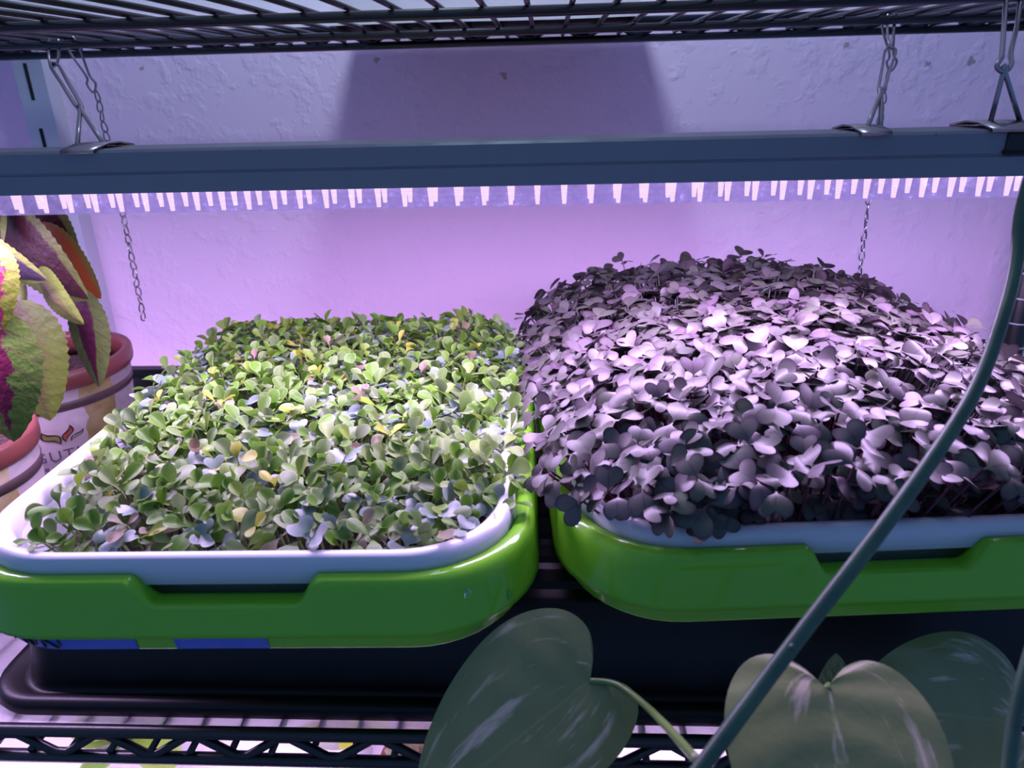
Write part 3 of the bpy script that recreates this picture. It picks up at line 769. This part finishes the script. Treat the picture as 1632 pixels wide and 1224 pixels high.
def scatter(n, xr, yr, dmin, rng, ok=lambda a, b: True):
    pts = []; cell = {}; tries = 0
    while len(pts) < n and tries < n*60:
        tries += 1
        a, b = rng.uniform(*xr), rng.uniform(*yr)
        if not ok(a, b): continue
        ci, cj = int(a/dmin+1000), int(b/dmin+1000)
        if any((a-p)**2+(b-q)**2 < dmin*dmin for i in (-1, 0, 1) for j in (-1, 0, 1) for p, q in cell.get((ci+i, cj+j), ())): continue
        pts.append((a, b)); cell.setdefault((ci, cj), []).append((a, b))
    return pts
def inside(a, b, hx, hy, r):
    dx, dy = max(abs(a)-(hx-r), 0), max(abs(b)-(hy-r), 0)
    return dx*dx+dy*dy <= r*r
SOIL = 0.106
def loc2world(c, rz, a, b): return c[0]+a*math.cos(rz)-b*math.sin(rz), c[1]+a*math.sin(rz)+b*math.cos(rz)
def plant_left():
    rng = random.Random(11); c, rz = (-0.1425, 0.4170), math.radians(1.4)
    def ok(a, b):
        if not inside(a, b-0.005, 0.120, 0.153, 0.045): return False
        left = -0.088-0.028*min(1, max(0, (b+0.15)/0.16))
        return a > left
    pts = scatter(900, (-0.122, 0.122), (-0.160, 0.160), 0.0067, rng, ok)
    kinds = {'green_leaf': [], 'blue_leaf': [], 'yellow_leaf': [], 'pink_leaf': []}
    for a, b in pts:
        x, y = loc2world(c, rz, a, b)
        edge = max(abs(a)/0.121, abs(b)/0.160)
        z = 0.1290 + 0.0075*(b+0.16)/0.32 + 0.0075*(1-edge**3) + rng.gauss(0, 0.0022)
        ka = 0.88 if abs(a) > 0.08 else 0.96; kb = 0.92
        bx, by = loc2world(c, rz, max(-0.102, min(0.102, a*ka)), max(-0.143, min(0.143, b*kb)))
        r = rng.random()
        kind = 'blue_leaf' if r < 0.26 else 'yellow_leaf' if r < 0.30 else 'pink_leaf' if r < 0.33 else 'green_leaf'
        if kind in ('yellow_leaf', 'pink_leaf'): z += 0.003
        kinds[kind].append(dict(base=Vector((bx, by, SOIL-0.001)), top=Vector((x, y, z))))
    # stragglers reaching over the rim
    for a, b, z, bx, by in ((-0.106, -0.142, 0.1275, -0.085, -0.138), (-0.121, 0.055, 0.138, -0.10, 0.05), (-0.122, 0.045, 0.134, -0.10, 0.042), (0.118, -0.10, 0.139, 0.10, -0.09)):
        x, y = loc2world(c, rz, a, b); bx, by = loc2world(c, rz, bx, by)
        kinds['green_leaf'].append(dict(base=Vector((bx, by, SOIL+0.004)), top=Vector((x, y, z))))
    grow('green_seedling', 'green_leaf', kinds['green_leaf'], 'small green spoon-leaved seedling in the left white tray', 'green spoon-leaved seedlings in the left tray', 'seedling', 300, 'mass of small green spoon-leaved seedlings at the back of the left tray')
    grow('blue_grey_seedling', 'blue_leaf', kinds['blue_leaf'], 'blue-grey seedling with notched leaf pair in the left white tray', 'blue-grey notched seedlings in the left tray', 'seedling')
    grow('yellow_seedling', 'yellow_leaf', kinds['yellow_leaf'], 'yellow-leaved seedling standing among the green ones in the left tray', 'yellow seedlings in the left tray', 'seedling')
    grow('pink_seedling', 'pink_leaf', kinds['pink_leaf'], 'reddish pink seedling standing among the green ones in the left tray', 'pink seedlings in the left tray', 'seedling')
plant_left()
def plant_right():
    rng = random.Random(23); c, rz = (0.1265, 0.4445), math.radians(4.2)
    specs = []
    pts = scatter(1200, (-0.142, 0.158), (-0.170, 0.178), 0.0066, rng, lambda a, b: inside(a-0.008, b-0.006, 0.148, 0.174, 0.065))
    for a, b in pts:
        x, y = loc2world(c, rz, a, b)
        u = (a-0.012)/0.160; v = (b-0.006)/0.176
        g = 0.58+0.42*math.sin(PI*0.5*min(1, max(0, (v+1)/0.95))) if v < 0 else 1-0.20*v*v
        z = 0.128 + 0.056*max(0, 1-abs(u)**2.6)**0.7*g + rng.gauss(0, 0.0028)
        if v < -0.85: z = max(z - rng.random()**2*0.012, 0.142)
        bx, by = loc2world(c, rz, max(-0.102, min(0.102, a*0.76)), max(-0.143, min(0.143, b*0.85)))
        specs.append(dict(base=Vector((bx, by, SOIL-0.001)), top=Vector((x, y, z))))
    # lower leaves in the shade at the front and a few flopping over the rim
    for k in range(85):
        a = rng.uniform(-0.10, 0.11); b = rng.uniform(-0.152, -0.134); x, y = loc2world(c, rz, a, b)
        bx, by = loc2world(c, rz, max(-0.1, min(0.1, a*0.95)), b+0.008)
        specs.append(dict(base=Vector((bx, by, SOIL-0.001)), top=Vector((x, y, rng.uniform(0.122, 0.146)))))
    for a, b, z in ((-0.066, -0.160, 0.142), (-0.070, -0.165, 0.137), (0.098, -0.163, 0.139), (0.106, -0.167, 0.140), (-0.118, -0.11, 0.142)):
        x, y = loc2world(c, rz, a, b); bx, by = loc2world(c, rz, max(-0.1, min(0.1, a*0.9)), max(-0.142, b*0.85))
        specs.append(dict(base=Vector((bx, by, SOIL+0.004)), top=Vector((x, y, z))))
    grow('radish_seedling', 'radish', specs, 'dark purple-grey seedling with paired notched leaves in the right tray', 'purple-grey seedlings in the right tray', 'seedling', 300, 'dome of dark purple-grey seedlings towards the back of the right tray')
plant_right()

# ------------------------------------------------------------------ pots
def pot(name, cx, cy, R, H, label, print_=False):
    root = empty(name, (cx, cy, 0.0055)); Rb = R*0.80
    H -= 0.0055
    bm = bmesh.new(); lathe(bm, [(0.001, 0.0), (Rb, 0.0), (Rb+0.001, 0.002), (R*0.95, H-0.0125), (R*0.95-0.002, H-0.0125), (Rb-0.002, 0.003), (0.001, 0.003)], 64)
    mesh_obj('body', bm, M['potlabel'], root)
    bm = bmesh.new()
    lathe(bm, [(R*0.925, H-0.0140), (R*0.965, H-0.0140), (R*0.99, H-0.012), (R, H-0.009), (R*1.0, H-0.002), (R*0.985, H), (R*0.90, H-0.0005), (R*0.885, H-0.004), (R*0.885, H-0.026), (R*0.925, H-0.0140)], 64)
    mesh_obj('rim', bm, M['terracotta'], root)
    def rad(z): return Rb+0.001+(R*0.95-Rb-0.001)*(z-0.002)/(H-0.0145)
    bm = bmesh.new(); za, zb_ = H-0.031, H-0.0235
    lathe(bm, [(rad(za)+0.0001, za), (rad(za)+0.0007, za+0.0004), (rad(zb_)+0.0007, zb_-0.0004), (rad(zb_)+0.0001, zb_)], 64); mesh_obj('band', bm, M['potband'], root)
    bm = bmesh.new(); lathe(bm, [(0.001, H-0.020), (R*0.5, H-0.018), (R*0.888, H-0.022)], 40)
    for v in bm.verts: v.co.z += random.uniform(-0.0015, 0.0015)
    mesh_obj('soil', bm, M['soil'], root)
    if print_:
        a0, zc, k = print_
        def wrap(x, z, lift=0.0006):
            zz = zc+z; r = rad(zz)+lift; a = a0+x/r
            return Vector((r*math.cos(a), r*math.sin(a), zz))
        def flat(name, outline, m, lift):
            bm = bmesh.new(); vs = [bm.verts.new(wrap(x*k, z*k, lift)) for x, z in outline]
            f = bm.faces.new(vs); bmesh.ops.triangulate(bm, faces=[f]); return mesh_obj(name, bm, m, root, smooth=False, normals=False)
        def leafshape(pl, pr): return pl+pr[::-1]
        def blade(x0, z0, x1, z1, w_, bend):
            L, Rr = [], []
            d = Vector((x1-x0, z1-z0)); nrm = Vector((-d.y, d.x)).normalized()
            for i in range(9):
                t = i/8; p = Vector((x0, z0))+d*t + nrm*bend*math.sin(2*PI*t); ww = w_*math.sin(PI*t)**0.8
                L.append(tuple(p+nrm*ww)); Rr.append(tuple(p-nrm*ww))
            return L+Rr[::-1][1:-1]
        for args, col in (((-0.2, 0.05, -1.05, 1.05, 0.26, -0.16), 'logo_green'), ((0.05, 0.12, 0.42, 1.15, 0.20, 0.12), 'logo_red'), ((0.28, 0.12, 1.05, 0.72, 0.12, 0.08), 'potlabel')):
            flat('logo_leaf', blade(*args), M['logo_dark'], 0.0007)
            x0, z0, x1, z1, w_, bd = args
            flat('logo_leaf', blade(x0+(x1-x0)*0.1, z0+(z1-z0)*0.1, x0+(x1-x0)*0.88, z0+(z1-z0)*0.88, w_*0.62, bd), M[col], 0.0010)
        # lettering
        def text(body, size, x, z, name, bold=0.0):
            cu = bpy.data.curves.new('t', 'FONT'); cu.body = body; cu.size = size; cu.space_character = 1.15; cu.offset = bold
            to = bpy.data.objects.new('t', cu); COL.objects.link(to); dg = bpy.context.evaluated_depsgraph_get()
            me = bpy.data.meshes.new_from_object(to.evaluated_get(dg)); bpy.data.objects.remove(to)
            bm = bmesh.new(); bm.from_mesh(me); bpy.data.meshes.remove(me)
            bmesh.ops.subdivide_edges(bm, edges=bm.edges, cuts=1)
            for v in bm.verts: v.co = wrap((v.co.x+x)*k, (v.co.y+z)*k, 0.0008)
            mesh_obj(name, bm, M['print_violet'], root, smooth=False, normals=False)
        text('GUTH', 0.95, -1.75, -0.95, 'lettering')
        for i in range(5):
            x = -1.75+i*0.42; flat('print_mark', [(x, -1.5), (x+0.22, -1.5), (x+0.22, -1.28), (x, -1.28)], M['print_violet'], 0.0008)
    tag(root, label, 'plant pot')
    bm = bmesh.new(); lathe(bm, [(0.001, -0.005), (Rb*1.12, -0.005), (Rb*1.25, 0.004), (Rb*1.28, 0.010), (Rb*1.25, 0.010), (Rb*1.20, 0.003), (Rb*1.08, -0.001), (0.001, -0.001)], 48)
    s = mesh_obj('saucer', bm, M['black_plastic']); s.location = (cx, cy, 0.0013)
    tag(s, 'round black saucer under the ' + ('large' if print_ else 'small') + ' coleus pot', 'saucer')
pot('plant_pot', -0.4235, 0.5650, 0.068, 0.1175, 'large pot printed with leaf logo, red rim, behind the left tray', (-0.93, 0.053, 0.0142))
pot('plant_pot', -0.3870, 0.4050, 0.055, 0.1185, 'smaller red rimmed pot at the left edge beside the white tray')

# ------------------------------------------------------------------ coleus
def blade_leaf(name, parent, base, tip, side, W, m, sag=0.0, cup=0.15, curl=0.0, teeth=True, fat=0.75, thick=0.0):
    """ovate toothed leaf; spine from base to tip, side = direction of its right half"""
    B, T, S = Vector(base), Vector(tip), Vector(side).normalized()
    d = T-B; L = d.length; ax = d/L; S = (S-ax*S.dot(ax)).normalized(); N = S.cross(ax).normalized()
    ns, nt = 10, 32
    bm = bmesh.new(); uvl = bm.loops.layers.uv.new('UVMap'); V = []; UV = {}
    for j in range(nt+1):
        t = j/nt; row = []
        prof = max(0.0, math.sin(PI*t**fat))**0.72
        for i in range(ns+1):
            s = -1+2*i/ns
            w_ = W*0.5*prof
            if teeth and abs(s) > 0.99: w_ *= 1.0+(0.035 if j % 2 else -0.03)
            p = B + ax*(L*t) + S*(s*w_) + N*(sag*L*math.sin(PI*t) + cup*W*(abs(s)**1.5)*prof*0.5 + curl*L*t*t + 0.004*W*math.sin(j*1.9)*abs(s))
            v = bm.verts.new(p); UV[v] = (s, t); row.append(v)
        V.append(row)
    for j in range(nt):
        for i in range(ns):
            f = bm.faces.new((V[j][i], V[j][i+1], V[j+1][i+1], V[j+1][i]))
            for lp in f.loops: lp[uvl].uv = UV[lp.vert]
    return mesh_obj(name, bm, m, parent, normals=False)
def coleus_big():
    root = empty('coleus', (-0.4235, 0.5650, 0.096)); O = root.location
    def L(base, tip, side, W, m, **kw): return blade_leaf('leaf', root, Vector(base)-O, Vector(tip)-O, side, W, M[m], **kw)
    bm = bmesh.new(); tube(bm, smooth_path([Vector(p)-O for p in ((-0.4235, 0.5650, 0.096), (-0.393, 0.53, 0.150), (-0.3794, 0.503, 0.178), (-0.3752, 0.50, 0.1904), (-0.368, 0.495, 0.225), (-0.365, 0.492, 0.262))], 5), 0.0028, 8)
    st = mesh_obj('stem', bm, M['stem_coleus'], root)
    L((-0.3700, 0.482, 0.1870), (-0.3530, 0.462, 0.1040), (0.80, -0.05, 0.45), 0.066, 'coleus_olive', sag=-0.05, cup=0.12)
    L((-0.3690, 0.488, 0.2420), (-0.3010, 0.458, 0.1930), (0.55, -0.15, 0.75), 0.050, 'coleus_maroon', sag=-0.06, cup=0.1)
    L((-0.3640, 0.515, 0.2330), (-0.3270, 0.512, 0.1790), (0.75, -0.1, 0.5), 0.036, 'coleus_rust', sag=-0.05, cup=0.1)
    L((-0.3800, 0.515, 0.2560), (-0.3420, 0.522, 0.2110), (0.7, -0.05, 0.7), 0.042, 'coleus_maroon', sag=-0.02, cup=0.1)
    L((-0.3330, 0.495, 0.1930), (-0.3235, 0.480, 0.1220), (0.95, -0.2, 0.1), 0.036, 'coleus_violet', sag=-0.0, cup=0.2, curl=0.0)
    L((-0.3250, 0.450, 0.2150), (-0.2880, 0.428, 0.1850), (0.5, -0.1, 0.75), 0.022, 'coleus_olive', sag=-0.10, cup=0.3)
    L((-0.3620, 0.480, 0.2500), (-0.3520, 0.462, 0.2290), (0.8, -0.3, 0.2), 0.014, 'coleus_violet', sag=-0.05, cup=0.3)
    L((-0.3640, 0.488, 0.2600), (-0.3720, 0.470, 0.2450), (0.8, -0.3, 0.2), 0.014, 'coleus_olive', sag=-0.05, cup=0.3)
    tag(root, 'tall coleus with drooping maroon and olive leaves in the large pot', 'plant', 'coleus plants')
coleus_big()
def coleus_small():
    root = empty('coleus', (-0.3870, 0.4050, 0.098)); O = root.location
    def L(base, tip, side, W, m, **kw): return blade_leaf('leaf', root, Vector(base)-O, Vector(tip)-O, side, W, M[m], **kw)
    bm = bmesh.new(); tube(bm, smooth_path([Vector(p)-O for p in ((-0.3870, 0.4050, 0.098), (-0.375, 0.412, 0.16), (-0.366, 0.418, 0.205), (-0.360, 0.42, 0.240))], 5), 0.0026, 8)
    mesh_obj('stem', bm, M['stem_coleus'], root)
    L((-0.3250, 0.412, 0.2400), (-0.3160, 0.396, 0.1920), (0.95, -0.05, 0.2), 0.040, 'coleus_bright', sag=-0.06, cup=0.1)
    L((-0.3270, 0.404, 0.2030), (-0.3210, 0.386, 0.1250), (0.95, -0.05, 0.2), 0.060, 'coleus_veined', sag=-0.06, cup=0.12)
    L((-0.3600, 0.432, 0.2400), (-0.3040, 0.428, 0.2130), (0.35, -0.1, 0.85), 0.030, 'coleus_slate', sag=-0.06, cup=0.12)
    for a, b in (((-0.366, 0.418, 0.205), (-0.336, 0.404, 0.202)), ((-0.360, 0.42, 0.240), (-0.333, 0.412, 0.242)), ((-0.360, 0.42, 0.240), (-0.360, 0.432, 0.238))):
        bm = bmesh.new(); tube(bm, [Vector(a)-O, Vector(b)-O], 0.0013, 6); mesh_obj('petiole', bm, M['stem_coleus'], root)
    tag(root, 'coleus with bright yellow-green and magenta leaves in the smaller pot', 'plant', 'coleus plants')
coleus_small()

# ------------------------------------------------------------------ pothos in the foreground
HALF = [(0.0, 0.0), (0.10, -0.10), (0.22, -0.145), (0.35, -0.10), (0.445, 0.03), (0.48, 0.20), (0.45, 0.40), (0.36, 0.62), (0.21, 0.83), (0.0, 1.0)]
def heart_leaf(parent, base, ax, side, L, W, sag, cup, lobe=0.22, m='pothos', wl=1.0, wr=1.0):
    """heart shaped blade: rows follow the outline, columns run from the midrib to the edge"""
    B = Vector(base); A = Vector(ax).normalized(); S = Vector(side); S = (S-A*S.dot(A)).normalized(); N = S.cross(A).normalized()
    if N.z < 0: N = -N
    out = smooth_path([(x, y, 0) for x, y in HALF], 4); nk = len(out)-1; nc = 9
    bm = bmesh.new(); uvl = bm.loops.layers.uv.new('UVMap'); V = []; UV = {}
    for k, o_ in enumerate(out):
        t = k/nk; my = max(0.0, (t-0.12)/0.88)**1.15; row = []
        for i in range(-nc, nc+1):
            f = abs(i)/nc; sg = 1 if i > 0 else -1
            x = sg*o_.x*f*W/0.96*(wr if sg > 0 else wl); y = (my+(o_.y-my)*f)*L
            z = -sag*y*abs(y)/L + cup*W*(f*0.55-f*f*0.75)*min(1, abs(x)/(0.2*W)) + 0.006*L*math.sin(9*t+4*f*sg)*f
            v = bm.verts.new(B + A*y + S*x + N*z); UV[v] = (f*sg, t); row.append(v)
        V.append(row)
    for a, b in zip(V, V[1:]):
        for i in range(2*nc):
            f = bm.faces.new((a[i], a[i+1], b[i+1], b[i]))
            for lp in f.loops: lp[uvl].uv = UV[lp.vert]
    bmesh.ops.remove_doubles(bm, verts=bm.verts, dist=0.00002)
    return mesh_obj('leaf', bm, M[m], parent, normals=False)
def pothos():
    root = empty('pothos_vine', (0.0507, 0.1961, 0.0841)); O = root.location
    Wd = lambda *p: Vector(p)-O
    bm = bmesh.new()
    main = smooth_path([Wd(0.0256, 0.1564, 0.0982), Wd(0.0431, 0.1667, 0.1187), Wd(0.0770, 0.1911, 0.1493), Wd(0.1076, 0.2124, 0.1763), Wd(0.1366, 0.2383, 0.1954), Wd(0.1574, 0.2596, 0.2104), Wd(0.1733, 0.2799, 0.2305), Wd(0.1831, 0.2952, 0.2463), Wd(0.1894, 0.3097, 0.2682), Wd(0.1950, 0.310, 0.300), Wd(0.205, 0.292, 0.352), Wd(0.212, 0.286, 0.376)], 8)
    tube(bm, main, 0.0026, 12); mesh_obj('stem', bm, M['vine'], root)
    bm = bmesh.new(); bmesh.ops.create_uvsphere(bm, u_segments=10, v_segments=6, radius=0.0012)
    o = mesh_obj('node', bm, M['vine'], root); o.location = Wd(0.0757, 0.1885, 0.1500)
    bm = bmesh.new(); tube(bm, smooth_path([Wd(0.1500, 0.181, 0.074), Wd(0.1538, 0.1897, 0.0946), Wd(0.1569, 0.1985, 0.1162), Wd(0.1640, 0.2085, 0.1400), Wd(0.185, 0.235, 0.20), Wd(0.205, 0.275, 0.30), Wd(0.215, 0.285, 0.376)], 6), 0.0024, 10); mesh_obj('stem', bm, M['vine'], root)
    # leaf beside the gap between the trays
    heart_leaf(root, Wd(0.0162, 0.2426, 0.0837), Vector((-0.059, -0.036, -0.026)), Vector((-0.029, 0.0174, 0.0205)), 0.088, 0.080, 0.08, 0.10, wl=0.75)
    bm = bmesh.new(); tube(bm, smooth_path([Wd(0.0162, 0.2426, 0.0837), Wd(0.0276, 0.2385, 0.0855), Wd(0.0384, 0.2168, 0.0936), Wd(0.0458, 0.1720, 0.1190)], 6), [0.0013+0.0004*i/18 for i in range(19)], 8); mesh_obj('petiole', bm, M['petiole'], root)
    # leaf hanging in front
    heart_leaf(root, Wd(0.0968, 0.2061, 0.1163), Vector((-0.003, -0.055, -0.024)), Vector((0.07, 0.0, -0.002)), 0.085, 0.074, 0.16, 0.10)
    bm = bmesh.new(); tube(bm, smooth_path([Wd(0.0968, 0.2061, 0.1163), Wd(0.1000, 0.2140, 0.1080), Wd(0.090, 0.215, 0.080), Wd(0.06, 0.198, 0.075), Wd(0.0440, 0.1920, 0.0760)], 5), 0.0014, 8); mesh_obj('petiole', bm, M['petiole'], root)
    # leaf behind at the right edge
    heart_leaf(root, Wd(0.2048, 0.2598, 0.0474), Vector((-0.068, -0.013, 0.020)), Vector((0.0, 0.05, 0.045)), 0.080, 0.074, 0.06, 0.12)
    bm = bmesh.new(); tube(bm, smooth_path([Wd(0.2048, 0.2598, 0.0474), Wd(0.215, 0.255, 0.05), Wd(0.21, 0.23, 0.06), Wd(0.175, 0.200, 0.070), Wd(0.1500, 0.181, 0.076)], 5), 0.0014, 8); mesh_obj('petiole', bm, M['petiole'], root)
    # small leaf tip between the two right leaves
    blade_leaf('leaf', root, Wd(0.128, 0.262, 0.045), Wd(0.1300, 0.2740, 0.0720), (1, 0, 0), 0.018, M['pothos'], teeth=False)
    tag(root, 'trailing pothos vine with dark stem and heart-shaped leaves in front', 'plant')
pothos()

# ------------------------------------------------------------------ plants on the lowest shelf
def low_plant(x, y, label, key, potm, s):
    root = empty('potted_plant', (x, y, -0.3965)); rng = random.Random(int(x*1000)+50)
    bm = bmesh.new(); lathe(bm, [(0.001, 0), (0.028, 0), (0.036, 0.05), (0.038, 0.052), (0.034, 0.052), (0.033, 0.045), (0.001, 0.045)], 28); mesh_obj('pot', bm, potm, root)
    for i in range(16):
        o = data_obj('leaf', LEAF[key][i % 5], root)
        o.matrix_local = Matrix.Translation((0, 0, 0.045)) @ Matrix.Rotation(i*2.4, 4, 'Z') @ Matrix.Rotation(rng.uniform(0.2, 1.3), 4, 'X') @ Matrix.Scale(s*rng.uniform(0.7, 1.1), 4)
    tag(root, label, 'plant', 'potted plants on the lowest shelf')
low_plant(-0.47, 0.60, 'green leafy plant on the lowest shelf at the far left', 'green_leaf', M['white_tray'], 0.07)
low_plant(-0.235, 0.62, 'yellowish plant on the lowest shelf seen through the truss', 'yellow_leaf', M['white_tray'], 0.05)
low_plant(-0.145, 0.58, 'pink leaved plant in a red pot on the lowest shelf', 'pink_leaf', M['terracotta'], 0.04)
low_plant(-0.06, 0.63, 'pale green plant on the lowest shelf under the gap', 'green_leaf', M['white_tray'], 0.06)
